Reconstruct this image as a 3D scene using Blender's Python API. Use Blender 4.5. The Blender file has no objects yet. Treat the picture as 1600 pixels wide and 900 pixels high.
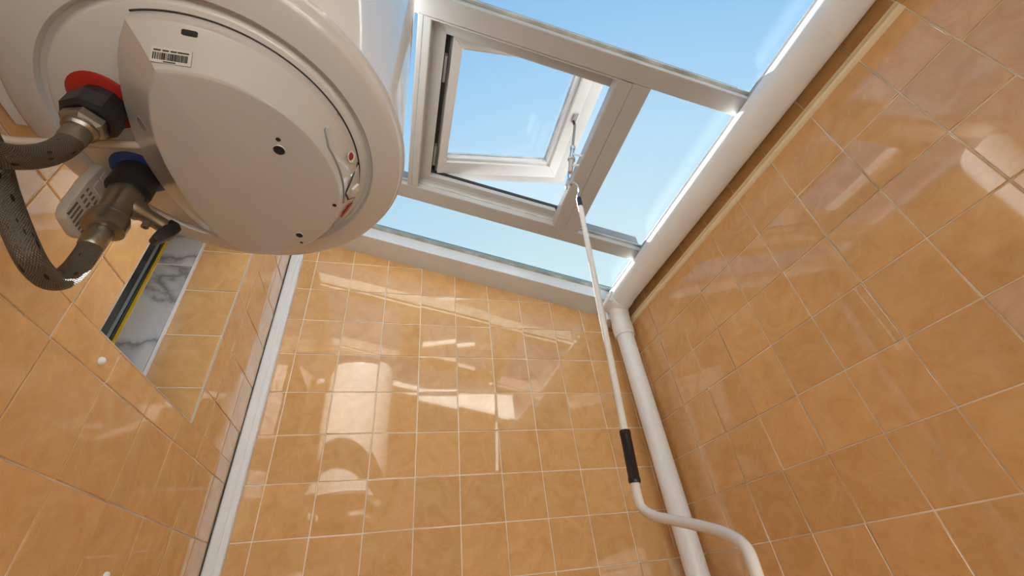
import bpy, bmesh, math, random
from mathutils import Vector, Matrix, Euler
from mathutils.bvhtree import BVHTree

random.seed(7)
SC = bpy.context.scene
COL = SC.collection
T = 0.15          # one wall tile in metres: all lengths below are in tiles
H0 = 1.30         # the lens is 1.30 m above the floor; (0,0,0) in tiles is the lens


def V(x, y, z):
    return Vector((x * T, y * T, z * T + H0))


# ------------------------------------------------------------------ camera
cam_d = bpy.data.cameras.new('camera')
cam = bpy.data.objects.new('camera', cam_d)
COL.objects.link(cam)
SC.camera = cam
cam_d.sensor_width = 36
cam_d.lens = 650.32 / 1600 * 36
cam_d.clip_start = 0.01
cam.matrix_world = Matrix(((0.9651, -0.0657, -0.2534, 0),
                           (-0.2411, -0.5998, -0.7629, 0),
                           (-0.1019, 0.7974, -0.5947, H0),
                           (0, 0, 0, 1)))

# ------------------------------------------------------------------ sky
world = bpy.data.worlds.new('sky')
SC.world = world
world.use_nodes = True
wn = world.node_tree
wn.nodes.clear()
w_out = wn.nodes.new('ShaderNodeOutputWorld')
w_bg = wn.nodes.new('ShaderNodeBackground')
w_tc = wn.nodes.new('ShaderNodeTexCoord')
w_dot = wn.nodes.new('ShaderNodeVectorMath')
w_dot.operation = 'DOT_PRODUCT'
w_dot.inputs[1].default_value = (0.5, 1.0, 0.0)      # paler towards the sun's side and the horizon there
w_map = wn.nodes.new('ShaderNodeMapRange')
w_map.inputs['From Min'].default_value = -1.118
w_map.inputs['From Max'].default_value = 1.118
w_ramp = wn.nodes.new('ShaderNodeValToRGB')
wn.links.new(w_tc.outputs['Generated'], w_dot.inputs[0])
wn.links.new(w_dot.outputs['Value'], w_map.inputs['Value'])
wn.links.new(w_map.outputs[0], w_ramp.inputs[0])
wn.links.new(w_ramp.outputs[0], w_bg.inputs[0])
wn.links.new(w_bg.outputs[0], w_out.inputs[0])
cr = w_ramp.color_ramp
SKY = ((-0.7, (0.24, 0.48, 0.84)), (0.30, (0.30, 0.565, 0.90)), (0.43, (0.37, 0.645, 0.95)), (0.55, (0.46, 0.73, 0.99)), (0.65, (0.575, 0.81, 1.0)),
       (0.76, (0.66, 0.855, 0.99)), (0.92, (0.82, 0.97, 1.02)), (1.10, (0.92, 1.0, 1.02)))
for k, (t, c) in enumerate(SKY):
    e = cr.elements[k] if k < 2 else cr.elements.new(0.99)
    e.position = (t + 1.118) / 2.236
    e.color = (c[0], c[1], c[2], 1)
w_bg.inputs[1].default_value = 1.0

# ------------------------------------------------------------------ sun
SUN_EL = 53
sun_d = bpy.data.lights.new('sun', 'SUN')
sun_d.energy = 35.0
sun_d.angle = math.radians(0.53)
sun_d.color = (1.0, 0.96, 0.90)
sun = bpy.data.objects.new('sun', sun_d)
COL.objects.link(sun)
sun.location = (0, 6, 8)
SUN_DIR = Vector((0.0, -math.cos(math.radians(SUN_EL)), -math.sin(math.radians(SUN_EL))))
sun.rotation_euler = SUN_DIR.to_track_quat('-Z', 'Y').to_euler()

SC.view_settings.view_transform = 'Standard'
SC.view_settings.look = 'None'
SC.view_settings.exposure = 0.0
SC.view_settings.gamma = 1.0
SC.view_settings.use_curve_mapping = False


# ------------------------------------------------------------------ materials
def nodes(name):
    m = bpy.data.materials.new(name)
    m.use_nodes = True
    nt = m.node_tree
    return m, nt, nt.nodes['Principled BSDF']


def plain(name, col, rough=0.4, metal=0.0, coat=0.0, bump=0.0, bscale=200, var=0.04, spec=0.5):
    m, nt, b = nodes(name)
    b.inputs['Roughness'].default_value = rough
    b.inputs['Metallic'].default_value = metal
    b.inputs['Coat Weight'].default_value = coat
    b.inputs['Coat Roughness'].default_value = 0.04
    b.inputs['Specular IOR Level'].default_value = spec
    tc = nt.nodes.new('ShaderNodeTexCoord')
    n = nt.nodes.new('ShaderNodeTexNoise')
    n.inputs['Scale'].default_value = 14
    n.inputs['Detail'].default_value = 4
    nt.links.new(tc.outputs['Object'], n.inputs['Vector'])
    r = nt.nodes.new('ShaderNodeValToRGB')
    r.color_ramp.elements[0].position = 0.3
    r.color_ramp.elements[1].position = 0.7
    r.color_ramp.elements[0].color = (col[0] * (1 - var), col[1] * (1 - var), col[2] * (1 - var), 1)
    r.color_ramp.elements[1].color = (min(1, col[0] * (1 + var)), min(1, col[1] * (1 + var)), min(1, col[2] * (1 + var)), 1)
    nt.links.new(n.outputs['Fac'], r.inputs[0])
    nt.links.new(r.outputs[0], b.inputs['Base Color'])
    if bump:
        n2 = nt.nodes.new('ShaderNodeTexNoise')
        n2.inputs['Scale'].default_value = bscale
        nt.links.new(tc.outputs['Object'], n2.inputs['Vector'])
        bp = nt.nodes.new('ShaderNodeBump')
        bp.inputs['Strength'].default_value = bump
        bp.inputs['Distance'].default_value = 0.002
        nt.links.new(n2.outputs['Fac'], bp.inputs['Height'])
        nt.links.new(bp.outputs[0], b.inputs['Normal'])
    return m


def tile_mat():
    m, nt, b = nodes('glazed_orange_tile')
    L = nt.links.new
    tc = nt.nodes.new('ShaderNodeTexCoord')
    oi = nt.nodes.new('ShaderNodeObjectInfo')
    off = nt.nodes.new('ShaderNodeVectorMath')
    off.operation = 'SCALE'
    comb = nt.nodes.new('ShaderNodeCombineXYZ')
    L(oi.outputs['Random'], comb.inputs[0])
    L(oi.outputs['Random'], comb.inputs[1])
    L(oi.outputs['Random'], comb.inputs[2])
    L(comb.outputs[0], off.inputs[0])
    off.inputs['Scale'].default_value = 37.0
    add = nt.nodes.new('ShaderNodeVectorMath')
    L(tc.outputs['Object'], add.inputs[0])
    L(off.outputs[0], add.inputs[1])
    n1 = nt.nodes.new('ShaderNodeTexNoise')
    n1.inputs['Scale'].default_value = 15
    n1.inputs['Detail'].default_value = 8
    n1.inputs['Roughness'].default_value = 0.70
    n1.inputs['Distortion'].default_value = 0.9
    L(add.outputs[0], n1.inputs['Vector'])
    ramp = nt.nodes.new('ShaderNodeValToRGB')
    ramp.color_ramp.elements[0].position = 0.32
    ramp.color_ramp.elements[1].position = 0.70
    ramp.color_ramp.elements[0].color = TILE_DARK
    ramp.color_ramp.elements[1].color = TILE_LIGHT
    L(n1.outputs['Fac'], ramp.inputs[0])
    hv = nt.nodes.new('ShaderNodeHueSaturation')
    mr = nt.nodes.new('ShaderNodeMapRange')
    mr.inputs['To Min'].default_value = 0.94
    mr.inputs['To Max'].default_value = 1.05
    L(oi.outputs['Random'], mr.inputs['Value'])
    L(mr.outputs[0], hv.inputs['Value'])
    L(ramp.outputs[0], hv.inputs['Color'])
    L(hv.outputs[0], b.inputs['Base Color'])
    b.inputs['Roughness'].default_value = 0.06
    b.inputs['Specular IOR Level'].default_value = 0.3
    b.inputs['Coat Weight'].default_value = 1.0
    b.inputs['Coat IOR'].default_value = 1.6
    b.inputs['Coat Roughness'].default_value = 0.03
    n2 = nt.nodes.new('ShaderNodeTexNoise')
    n2.inputs['Scale'].default_value = 26
    n2.inputs['Detail'].default_value = 2
    L(add.outputs[0], n2.inputs['Vector'])
    bp = nt.nodes.new('ShaderNodeBump')
    bp.inputs['Strength'].default_value = 0.055
    bp.inputs['Distance'].default_value = 0.004
    L(n2.outputs['Fac'], bp.inputs['Height'])
    L(bp.outputs[0], b.inputs['Normal'])
    return m


def marble_mat():
    m, nt, b = nodes('veined_marble')
    L = nt.links.new
    tc = nt.nodes.new('ShaderNodeTexCoord')
    mp = nt.nodes.new('ShaderNodeMapping')
    mp.inputs['Rotation'].default_value = (0.3, 0.5, 0.2)
    mp.inputs['Scale'].default_value = (4, 4, 13)
    L(tc.outputs['Object'], mp.inputs[0])
    n = nt.nodes.new('ShaderNodeTexNoise')
    n.inputs['Scale'].default_value = 1.1
    n.inputs['Detail'].default_value = 5
    n.inputs['Distortion'].default_value = 0.5
    L(mp.outputs[0], n.inputs['Vector'])
    r = nt.nodes.new('ShaderNodeValToRGB')
    r.color_ramp.elements[0].position = 0.36
    r.color_ramp.elements[0].color = (0.60, 0.575, 0.545, 1)
    r.color_ramp.elements[1].position = 0.70
    r.color_ramp.elements[1].color = (0.68, 0.65, 0.62, 1)
    for p_, v_ in ((0.47, 0.61), (0.51, 0.48), (0.535, 0.25), (0.565, 0.46), (0.62, 0.63)):
        e = r.color_ramp.elements.new(p_)
        e.color = (v_, v_ * 0.99, v_ * 0.98, 1)
    L(n.outputs['Fac'], r.inputs[0])
    L(r.outputs[0], b.inputs['Base Color'])
    b.inputs['Roughness'].default_value = 0.2
    return m


def glass_mat(name, tint, rough=0.0):
    m = bpy.data.materials.new(name)
    m.use_nodes = True
    nt = m.node_tree
    nt.nodes.clear()
    out = nt.nodes.new('ShaderNodeOutputMaterial')
    mix = nt.nodes.new('ShaderNodeMixShader')
    tr = nt.nodes.new('ShaderNodeBsdfTransparent')
    gl = nt.nodes.new('ShaderNodeBsdfGlossy')
    lw = nt.nodes.new('ShaderNodeLayerWeight')
    pw = nt.nodes.new('ShaderNodeMath')
    pw.operation = 'POWER'
    pw.inputs[1].default_value = 5.0
    fr = nt.nodes.new('ShaderNodeMath')
    fr.operation = 'MULTIPLY_ADD'
    fr.inputs[1].default_value = 0.8
    fr.inputs[2].default_value = 0.014
    nt.links.new(lw.outputs['Facing'], pw.inputs[0])
    nt.links.new(pw.outputs[0], fr.inputs[0])
    tr.inputs[0].default_value = tint
    gl.inputs['Roughness'].default_value = rough
    nt.links.new(fr.outputs[0], mix.inputs[0])
    nt.links.new(tr.outputs[0], mix.inputs[1])
    nt.links.new(gl.outputs[0], mix.inputs[2])
    nt.links.new(mix.outputs[0], out.inputs[0])
    return m


def braid_mat():
    m, nt, b = nodes('braided_steel')
    L = nt.links.new
    uv = nt.nodes.new('ShaderNodeUVMap')
    uv.uv_map = 'UVMap'
    hs = []
    for sgn in (1, -1):
        mp = nt.nodes.new('ShaderNodeMapping')
        mp.inputs['Rotation'].default_value = (0, 0, sgn * 0.62)
        mp.inputs['Scale'].default_value = (1, 1, 1)
        L(uv.outputs[0], mp.inputs[0])
        w = nt.nodes.new('ShaderNodeTexWave')
        w.inputs['Scale'].default_value = 2.0
        L(mp.outputs[0], w.inputs['Vector'])
        hs.append(w)
    mx = nt.nodes.new('ShaderNodeMath')
    mx.operation = 'MULTIPLY'
    L(hs[0].outputs['Fac'], mx.inputs[0])
    L(hs[1].outputs['Fac'], mx.inputs[1])
    # dark marker threads woven into the braid
    mp = nt.nodes.new('ShaderNodeMapping')
    mp.inputs['Scale'].default_value = (1.9, 0.55, 1)
    mp.inputs['Rotation'].default_value = (0, 0, 0.5)
    L(uv.outputs[0], mp.inputs[0])
    br = nt.nodes.new('ShaderNodeTexVoronoi')
    br.inputs['Scale'].default_value = 0.9
    L(mp.outputs[0], br.inputs['Vector'])
    lt = nt.nodes.new('ShaderNodeMath')
    lt.operation = 'LESS_THAN'
    lt.inputs[1].default_value = 0.20
    L(br.outputs['Distance'], lt.inputs[0])
    ramp = nt.nodes.new('ShaderNodeValToRGB')
    ramp.color_ramp.elements[0].color = (0.09, 0.08, 0.065, 1)
    ramp.color_ramp.elements[1].color = (0.27, 0.245, 0.205, 1)
    L(mx.outputs[0], ramp.inputs[0])
    mc = nt.nodes.new('ShaderNodeMix')
    mc.data_type = 'RGBA'
    L(lt.outputs[0], mc.inputs['Factor'])
    L(ramp.outputs[0], mc.inputs['A'])
    mc.inputs['B'].default_value = (0.02, 0.02, 0.02, 1)
    L(mc.outputs['Result'], b.inputs['Base Color'])
    bp = nt.nodes.new('ShaderNodeBump')
    bp.inputs['Strength'].default_value = 0.6
    bp.inputs['Distance'].default_value = 0.0012
    L(mx.outputs[0], bp.inputs['Height'])
    L(bp.outputs[0], b.inputs['Normal'])
    b.inputs['Metallic'].default_value = 0.6
    b.inputs['Roughness'].default_value = 0.5
    return m


TILE_DARK = (0.70, 0.375, 0.135, 1)
TILE_LIGHT = (0.82, 0.50, 0.225, 1)
M = {
    'tile': tile_mat(),
    'grout': plain('cream_grout', (0.93, 0.83, 0.68), 0.6, var=0.05),
    'plaster': plain('white_plaster', (0.80, 0.79, 0.76), 0.8),
    'floor': plain('brown_floor', (0.13, 0.105, 0.085), 0.5),
    'pvc': plain('shaded_white_pvc', (0.51, 0.505, 0.50), 0.28, var=0.02),  # white PVC darkened, shade of the frame undersides put into the colour
    'pipe': plain('white_drain_pipe', (0.89, 0.905, 0.92), 0.3, var=0.03, bump=0.03, bscale=30),
    'alu': plain('white_aluminium_trim', (0.90, 0.90, 0.905), 0.3, var=0.02),
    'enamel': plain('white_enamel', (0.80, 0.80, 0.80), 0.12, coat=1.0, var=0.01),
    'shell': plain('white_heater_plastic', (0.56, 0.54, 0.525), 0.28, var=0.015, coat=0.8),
    'cap': plain('white_heater_metal', (0.64, 0.62, 0.605), 0.3, var=0.015, coat=0.7),
    'greyring': plain('grey_rubber_seal', (0.16, 0.16, 0.16), 0.5),
    'glass': glass_mat('roof_glass', (0.935, 0.967, 0.975, 1)),
    'glass_far': glass_mat('dusty_roof_glass', (0.895, 0.945, 0.955, 1)),
    'edge': plain('pale_green_glass_edge', (0.42, 0.60, 0.60), 0.15),
    'silicone': plain('weathered_silicone', (0.52, 0.54, 0.52), 0.5, var=0.35, bump=0.5, bscale=120),
    'gasket': plain('black_gasket', (0.03, 0.03, 0.03), 0.5),
    'marble': marble_mat(),
    'green': plain('dark_green_grey_frame', (0.018, 0.028, 0.028), 0.25),
    'greyline': plain('grey_glazing_bead', (0.20, 0.22, 0.23), 0.25),
    'yellow': plain('yellow_foam_seal', (0.80, 0.52, 0.02), 0.6, var=0.12, bump=0.3),
    'frost': glass_mat('niche_window_glass', (0.75, 0.80, 0.80, 1), 0.05),
    'steel': plain('zinc_plated_steel', (0.55, 0.56, 0.57), 0.28, metal=0.9),
    'brass': plain('nickelled_brass', (0.30, 0.27, 0.225), 0.3, metal=0.85),
    'braid': braid_mat(),
    'black': plain('black_plastic', (0.016, 0.016, 0.017), 0.4),
    'blackglossy': plain('black_grip_plastic', (0.012, 0.012, 0.012), 0.28),
    'red': plain('red_plastic', (0.36, 0.018, 0.012), 0.4),
    'lamp_red': plain('dark_red_lens', (0.28, 0.03, 0.03), 0.15),
    'blue': plain('blue_plastic', (0.012, 0.05, 0.22), 0.35),
    'polewhite': plain('white_painted_rod', (0.80, 0.78, 0.75), 0.25, var=0.03),
    'navy': plain('black_collar', (0.02, 0.022, 0.03), 0.4),
    'cable': plain('beige_cable', (0.66, 0.57, 0.46), 0.4),
    'greyplastic': plain('grey_white_plastic', (0.58, 0.54, 0.49), 0.4),
    'dark': plain('recess_shade', (0.02, 0.018, 0.016), 0.8),
    'strip': plain('ivory_moulding', (0.93, 0.80, 0.56), 0.2, var=0.06),
    'label': plain('paper_label', (0.62, 0.58, 0.55), 0.5),
    'ink': plain('black_ink', (0.02, 0.02, 0.02), 0.5),
    'knockout': plain('grey_knockout', (0.26, 0.25, 0.24), 0.5),
    'alucap': plain('grey_outer_capping', (0.20, 0.20, 0.20), 0.5),
    'beam': plain('lit_beam_pvc', (0.74, 0.76, 0.78), 0.2, var=0.02, coat=0.5),  # paler, bluer white, skylight on the beam face put into the colour
    'sash': plain('lit_sash_pvc', (0.68, 0.675, 0.67), 0.28, var=0.02),  # same white PVC, stronger light on the sash put into the colour
    'bead': plain('greyish_bead', (0.62, 0.53, 0.46), 0.4),
    'vent': plain('vent_shadow_grey', (0.17, 0.15, 0.13), 0.6),
    'clear': glass_mat('clear_lens', (0.85, 0.85, 0.85, 1), 0.05),
}


# ------------------------------------------------------------------ object helpers
def tag(o, label=None, cat=None, group=None, kind=None):
    for k, v in (('label', label), ('category', cat), ('group', group), ('kind', kind)):
        if v:
            o[k] = v
    return o


def wloc(o):
    p = Vector(o.location)
    while o.parent:
        o = o.parent
        p = p + Vector(o.location)
    return p


def thing(name, loc, label=None, cat=None, group=None, kind=None):
    o = bpy.data.objects.new(name, None)
    o.empty_display_size = 0.05
    COL.objects.link(o)
    o.location = loc
    return tag(o, label, cat, group, kind)


def finish(name, bm, mat, parent=None, smooth=None, label=None):
    """link a bmesh given in world coordinates as one mesh object"""
    bmesh.ops.recalc_face_normals(bm, faces=bm.faces)
    if smooth is not None:
        for f in bm.faces:
            f.smooth = True
        for e in bm.edges:
            if len(e.link_faces) == 2 and e.calc_face_angle(0) > smooth:
                e.smooth = False
    c = Vector((0, 0, 0))
    lo = Vector((1e9, 1e9, 1e9))
    hi = -lo
    for v in bm.verts:
        for i in range(3):
            lo[i] = min(lo[i], v.co[i])
            hi[i] = max(hi[i], v.co[i])
    c = Vector(((lo.x + hi.x) / 2, (lo.y + hi.y) / 2, lo.z))
    bmesh.ops.translate(bm, verts=bm.verts, vec=-c)
    me = bpy.data.meshes.new(name)
    bm.to_mesh(me)
    bm.free()
    me.materials.append(M[mat])
    o = bpy.data.objects.new(name, me)
    COL.objects.link(o)
    o.location = c - (wloc(parent) if parent else Vector())
    o.parent = parent
    if label:
        o['label'] = label
    return o


def hexa(bm, pts):
    """box from 8 world points: 4 bottom ring, 4 top ring"""
    vs = [bm.verts.new(p) for p in pts]
    for f in ((3, 2, 1, 0), (4, 5, 6, 7), (0, 1, 5, 4), (1, 2, 6, 5), (2, 3, 7, 6), (3, 0, 4, 7)):
        bm.faces.new([vs[i] for i in f])
    return vs


def box(bm, x0, x1, y0, y1, z0, z1):
    hexa(bm, [V(x0, y0, z0), V(x1, y0, z0), V(x1, y1, z0), V(x0, y1, z0),
              V(x0, y0, z1), V(x1, y0, z1), V(x1, y1, z1), V(x0, y1, z1)])


def bevel(bm, w, seg=2):
    bmesh.ops.bevel(bm, geom=list(bm.edges), offset=w * T, segments=seg, profile=0.5, affect='EDGES', clamp_overlap=True)


def lathe(bm, prof, centre, axis=Vector((0, 0, 1)), n=48, close=True):
    """prof: (r, h) in tiles along axis from centre (world point)"""
    axis = axis.normalized()
    a = axis.orthogonal().normalized()
    b = axis.cross(a)
    rings = []
    for r, h in prof:
        if r < 1e-6:
            rings.append([bm.verts.new(centre + axis * h * T)])
        else:
            rings.append([bm.verts.new(centre + axis * h * T + (a * math.cos(2 * math.pi * i / n) + b * math.sin(2 * math.pi * i / n)) * r * T) for i in range(n)])
    for r0, r1 in zip(rings, rings[1:]):
        for i in range(n):
            j = (i + 1) % n
            if len(r0) == 1 and len(r1) == 1:
                continue
            if len(r0) == 1:
                bm.faces.new((r0[0], r1[i], r1[j]))
            elif len(r1) == 1:
                bm.faces.new((r0[i], r1[0], r0[j]))
            else:
                bm.faces.new((r0[i], r1[i], r1[j], r0[j]))
    if close:
        for rg in (rings[0], rings[-1]):
            if len(rg) > 1:
                bm.faces.new(rg)


def cyl(bm, p, q, r, n=24, r2=None):
    d = q - p
    lathe(bm, [(r, 0), (r2 if r2 is not None else r, d.length / T)], p, d, n)


def smooth_path(pts, sub=8):
    out = []
    P = [pts[0]] + list(pts) + [pts[-1]]
    for i in range(1, len(P) - 2):
        for k in range(sub):
            t = k / sub
            p0, p1, p2, p3 = P[i - 1], P[i], P[i + 1], P[i + 2]
            out.append(0.5 * ((2 * p1) + (p2 - p0) * t + (2 * p0 - 5 * p1 + 4 * p2 - p3) * t * t + (3 * p1 - p0 - 3 * p2 + p3) * t ** 3))
    out.append(pts[-1])
    return out


def tube(bm, pts, rad, n=16, cap=True, uv=False):
    """rad in tiles, number or list"""
    N = len(pts)
    rads = rad if isinstance(rad, (list, tuple)) else [rad] * N
    tang = []
    for i in range(N):
        d = pts[min(i + 1, N - 1)] - pts[max(i - 1, 0)]
        tang.append(d.normalized())
    a = tang[0].orthogonal().normalized()
    rings = []
    length = [0.0]
    for i in range(N):
        if i:
            a = (a - tang[i] * a.dot(tang[i])).normalized()
            length.append(length[-1] + (pts[i] - pts[i - 1]).length)
        b = tang[i].cross(a)
        rings.append([bm.verts.new(pts[i] + (a * math.cos(2 * math.pi * k / n) + b * math.sin(2 * math.pi * k / n)) * rads[i] * T) for k in range(n)])
    lay = bm.loops.layers.uv.new('UVMap') if uv else None
    for i in range(N - 1):
        for k in range(n):
            j = (k + 1) % n
            f = bm.faces.new((rings[i][k], rings[i][j], rings[i + 1][j], rings[i + 1][k]))
            if uv:
                us = (k / n * 6, (k + 1) / n * 6, (k + 1) / n * 6, k / n * 6)
                vs = (length[i], length[i], length[i + 1], length[i + 1])
                for lp, u_, v_ in zip(f.loops, us, vs):
                    lp[lay].uv = (u_, v_ / 0.0105)
    if cap:
        bm.faces.new(list(reversed(rings[0])))
        bm.faces.new(rings[-1])


def extrude_poly(bm, poly, vec):
    """closed prism of a planar world polygon along vec"""
    a = [bm.verts.new(p) for p in poly]
    b = [bm.verts.new(p + vec) for p in poly]
    bm.faces.new(a)
    bm.faces.new(list(reversed(b)))
    n = len(poly)
    for i in range(n):
        j = (i + 1) % n
        bm.faces.new((a[i], b[i], b[j], a[j]))


SM = math.radians(40)

# ------------------------------------------------------------------ room measures (tiles)
XL, XR, YB, YF = -3.126, 6.912, 10.14, -6.0
ZF = -H0 / T
TT = 0.016                      # tile thickness
RK = 0.2438                     # fall of the glass roof to the right
ROWH = 1.006


def zroof(c, x):
    return c - RK * x


C_BAR, C_GLASS = 8.77, 8.95

# ------------------------------------------------------------------ tiled walls
GW = 0.022                      # joint width


def clip(poly, a, b, c):
    """keep the side a*u + b*v <= c of a convex polygon"""
    out = []
    n = len(poly)
    for i in range(n):
        p, q = poly[i], poly[(i + 1) % n]
        dp, dq = a * p[0] + b * p[1] - c, a * q[0] + b * q[1] - c
        if dp <= 0:
            out.append(p)
        if (dp < 0) != (dq < 0) and abs(dp - dq) > 1e-9:
            t = dp / (dp - dq)
            out.append((p[0] + (q[0] - p[0]) * t, p[1] + (q[1] - p[1]) * t))
    return out


TILE_CACHE = {}


def tile_mesh(poly, name='tile', mat='tile'):
    """poly in tile units around (0,0); local x,y in the wall, z out of the wall"""
    key = (name, tuple((round(u, 3), round(v, 3)) for u, v in poly))
    if key in TILE_CACHE:
        return TILE_CACHE[key]
    ch = 0.010
    cx = sum(p[0] for p in poly) / len(poly)
    cy = sum(p[1] for p in poly) / len(poly)
    rings = []
    for ins, h in ((0, 0), (0, TT - ch * 0.6), (ch * 0.35, TT - ch * 0.15), (ch, TT)):
        rg = []
        for u, v in poly:
            d = math.hypot(u - cx, v - cy) or 1
            k = max(0.0, 1 - ins * 1.4 / d)
            rg.append((cx + (u - cx) * k, cy + (v - cy) * k, h))
        rings.append(rg)
    n = len(poly)
    vs = [(u * T, v * T, h * T) for rg in rings for u, v, h in rg]
    fs = []
    for r in range(3):
        for i in range(n):
            j = (i + 1) % n
            fs.append((r * n + i, r * n + j, (r + 1) * n + j, (r + 1) * n + i))
    fs.append(tuple(3 * n + i for i in range(n)))
    me = bpy.data.meshes.new(name)
    me.from_pydata(vs, [], fs)
    me.materials.append(M[mat])
    me.update()
    TILE_CACHE[key] = me
    return me


def put_tile(poly, org, eu, ev, parent, name='tile', mat='tile', tilt=0.45):
    """poly: convex polygon (u, v) on the wall with origin org (tile units) and axes eu, ev (unit vectors)"""
    us = [p[0] for p in poly]
    vs = [p[1] for p in poly]
    if max(us) - min(us) < 0.05 or max(vs) - min(vs) < 0.05:
        return
    cu, cv = (min(us) + max(us)) / 2, (min(vs) + max(vs)) / 2
    en = eu.cross(ev)
    me = tile_mesh([(u - cu, v - cv) for u, v in poly], name, mat)
    o = bpy.data.objects.new(name, me)
    COL.objects.link(o)
    rot = Matrix((eu, ev, en)).transposed()
    a, b = random.gauss(0, tilt), random.gauss(0, tilt)
    a, b = max(-1, min(1, a)), max(-1, min(1, b))
    rot = rot @ Euler((math.radians(a), math.radians(b), 0)).to_matrix()
    p = org + eu * cu + ev * cv
    o.rotation_euler = rot.to_euler()
    o.location = V(p.x, p.y, p.z) - (wloc(parent) if parent else Vector())
    o.parent = parent
    return o


def area(poly):
    return abs(sum(poly[i][0] * poly[(i + 1) % len(poly)][1] - poly[(i + 1) % len(poly)][0] * poly[i][1] for i in range(len(poly)))) / 2


def tile_region(ulines, vlines, cuts, org, eu, ev, parent, name='tile', mat='tile'):
    for u0, u1 in zip(ulines, ulines[1:]):
        for v0, v1 in zip(vlines, vlines[1:]):
            g = GW / 2
            poly = [(u0 + g, v0 + g), (u1 - g, v0 + g), (u1 - g, v1 - g), (u0 + g, v1 - g)]
            for a, b, c in cuts:
                poly = clip(poly, a, b, c)
                if len(poly) < 3:
                    break
            if len(poly) >= 3 and area(poly) > 0.012:
                put_tile(poly, org, eu, ev, parent, name, mat)


X_, Y_, Z_ = Vector((1, 0, 0)), Vector((0, 1, 0)), Vector((0, 0, 1))
rows = [2.37 + ROWH * k for k in range(-11, 8)]
rows = [r for r in rows if r > ZF + 0.1]
rows = [ZF] + rows
WALLTOP_L = zroof(C_BAR, XL) + 0.1
gap = TT

# back wall
bm = bmesh.new()
extrude_poly(bm, [V(XL - 2.2, YB + gap, ZF - 0.6), V(XR + 1.2, YB + gap, ZF - 0.6), V(XR + 1.2, YB + gap, zroof(9.0, XR + 1.2)), V(XL - 2.2, YB + gap, zroof(9.0, XL - 2.2))], Vector((0, 1.0 * T, 0)))
wall_back = finish('wall_back', bm, 'grout')
tag(wall_back, 'back wall of square glossy orange tiles under the sloping white roof edge', kind='structure')
cols = [XL] + [-2.458 + k for k in range(0, 10)] + [XR]
# wall axes: eu = X, ev = Z gives the normal -Y (towards the room)
tile_region(cols, rows + [rows[-1] + ROWH], [(RK, 1.0, 8.685)], Vector((0, YB + gap, 0)), X_, Z_, wall_back)

# right wall: the tiles near the lens start lower, behind the end of the ivory moulding
bm = bmesh.new()
box(bm, XR + gap, XR + 1.2, YF - 1, YB + gap - 0.002, ZF - 0.6, zroof(9.0, XR))
wall_right = finish('wall_right', bm, 'grout')
tag(wall_right, 'right wall of square glossy orange tiles below the white gutter pipe', kind='structure')
SEAM = 0.81
yc = [7.585 - k for k in range(0, 7)] + [SEAM]
yc = [YB, 9.585, 8.585] + yc
# eu = -Y, ev = Z gives the normal -X
rr = [r for r in rows if r < 5.6] + [6.40]
tile_region([-y for y in yc], rr, [], Vector((XR + gap, 0, 0)), -Y_, Z_, wall_right)
tile_region([-y for y in yc], [6.52, 7.24], [], Vector((XR + gap, 0, 0)), -Y_, Z_, wall_right)
yn = [SEAM, -0.185, -1.19, -2.19, -3.19, -4.19, -5.19, YF]
rn = [5.27 + ROWH * 1.19 * 0 + (k * ROWH) for k in range(-13, 1)]
rn = [ZF] + [r for r in rn if r > ZF + 0.1] + [6.47, 7.24]
tile_region([-y for y in yn], rn, [], Vector((XR + gap, 0, 0)), -Y_, Z_, wall_right)

# left wall with the window niche
NY0, NY1, NZ0, NZ1 = 4.78, 7.62, 2.76, 6.68
XD = XL - 2.15
bm = bmesh.new()
g2 = gap
for (y0, y1, z0, z1) in ((YF - 1, YB + gap - 0.002, ZF - 0.6, NZ0 - g2), (YF - 1, YB + gap - 0.002, NZ1 + g2, zroof(8.98, XL)),
                         (YF - 1, NY0 - g2, NZ0 - g2, NZ1 + g2), (NY1 + g2, YB + gap - 0.002, NZ0 - g2, NZ1 + g2)):
    box(bm, XD, XL - gap, y0, y1, z0, z1)
wall_left = finish('wall_left', bm, 'grout')
tag(wall_left, 'left wall of square glossy orange tiles with a deep window niche', kind='structure')
yl = [YF, -4.73 - 0.0, -3.73, -2.73, -1.73, -0.73, 0.27, 1.27, 2.27, 3.27, 4.27, 5.27, 6.25, 7.25, 8.25, 9.27, YB]
rl = rows + [rows[-1] + ROWH]
orgL = Vector((XL - gap, 0, 0))
top = [(0, 1, WALLTOP_L)]
tile_region(yl, rl, top + [(0, 1, NZ0)], orgL, Y_, Z_, wall_left)                               # below the niche
tile_region([7.64, 8.25, 9.27, YB], rl, top + [(0, -1, -NZ0)], orgL, Y_, Z_, wall_left)         # right of it
tile_region(yl[:11], rl, top + [(0, -1, -NZ0)], orgL, Y_, Z_, wall_left)                        # left of it
tile_region([4.27, NY0], rl, top + [(0, -1, -NZ0)], orgL, Y_, Z_, wall_left)
tile_region([NY0, 5.27, 6.25, 7.25, NY1 + 0.02], rl, top + [(0, -1, -NZ1)], orgL, Y_, Z_, wall_left)  # above it

# the tiles farthest behind the viewpoint are joined into one part
far = [c for c in wall_left.children if (wloc(c).y) < -2.8 * T]
bm = bmesh.new()
for c in far:
    m_ = Matrix.Translation(wloc(c)) @ c.rotation_euler.to_matrix().to_4x4()
    n0 = len(bm.verts)
    bm.from_mesh(c.data)
    bm.verts.ensure_lookup_table()
    for v in bm.verts[n0:]:
        v.co = m_ @ v.co
for c in far:
    bpy.data.objects.remove(c)
tag(finish('tile_field', bm, 'tile', wall_left), kind='stuff')

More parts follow.
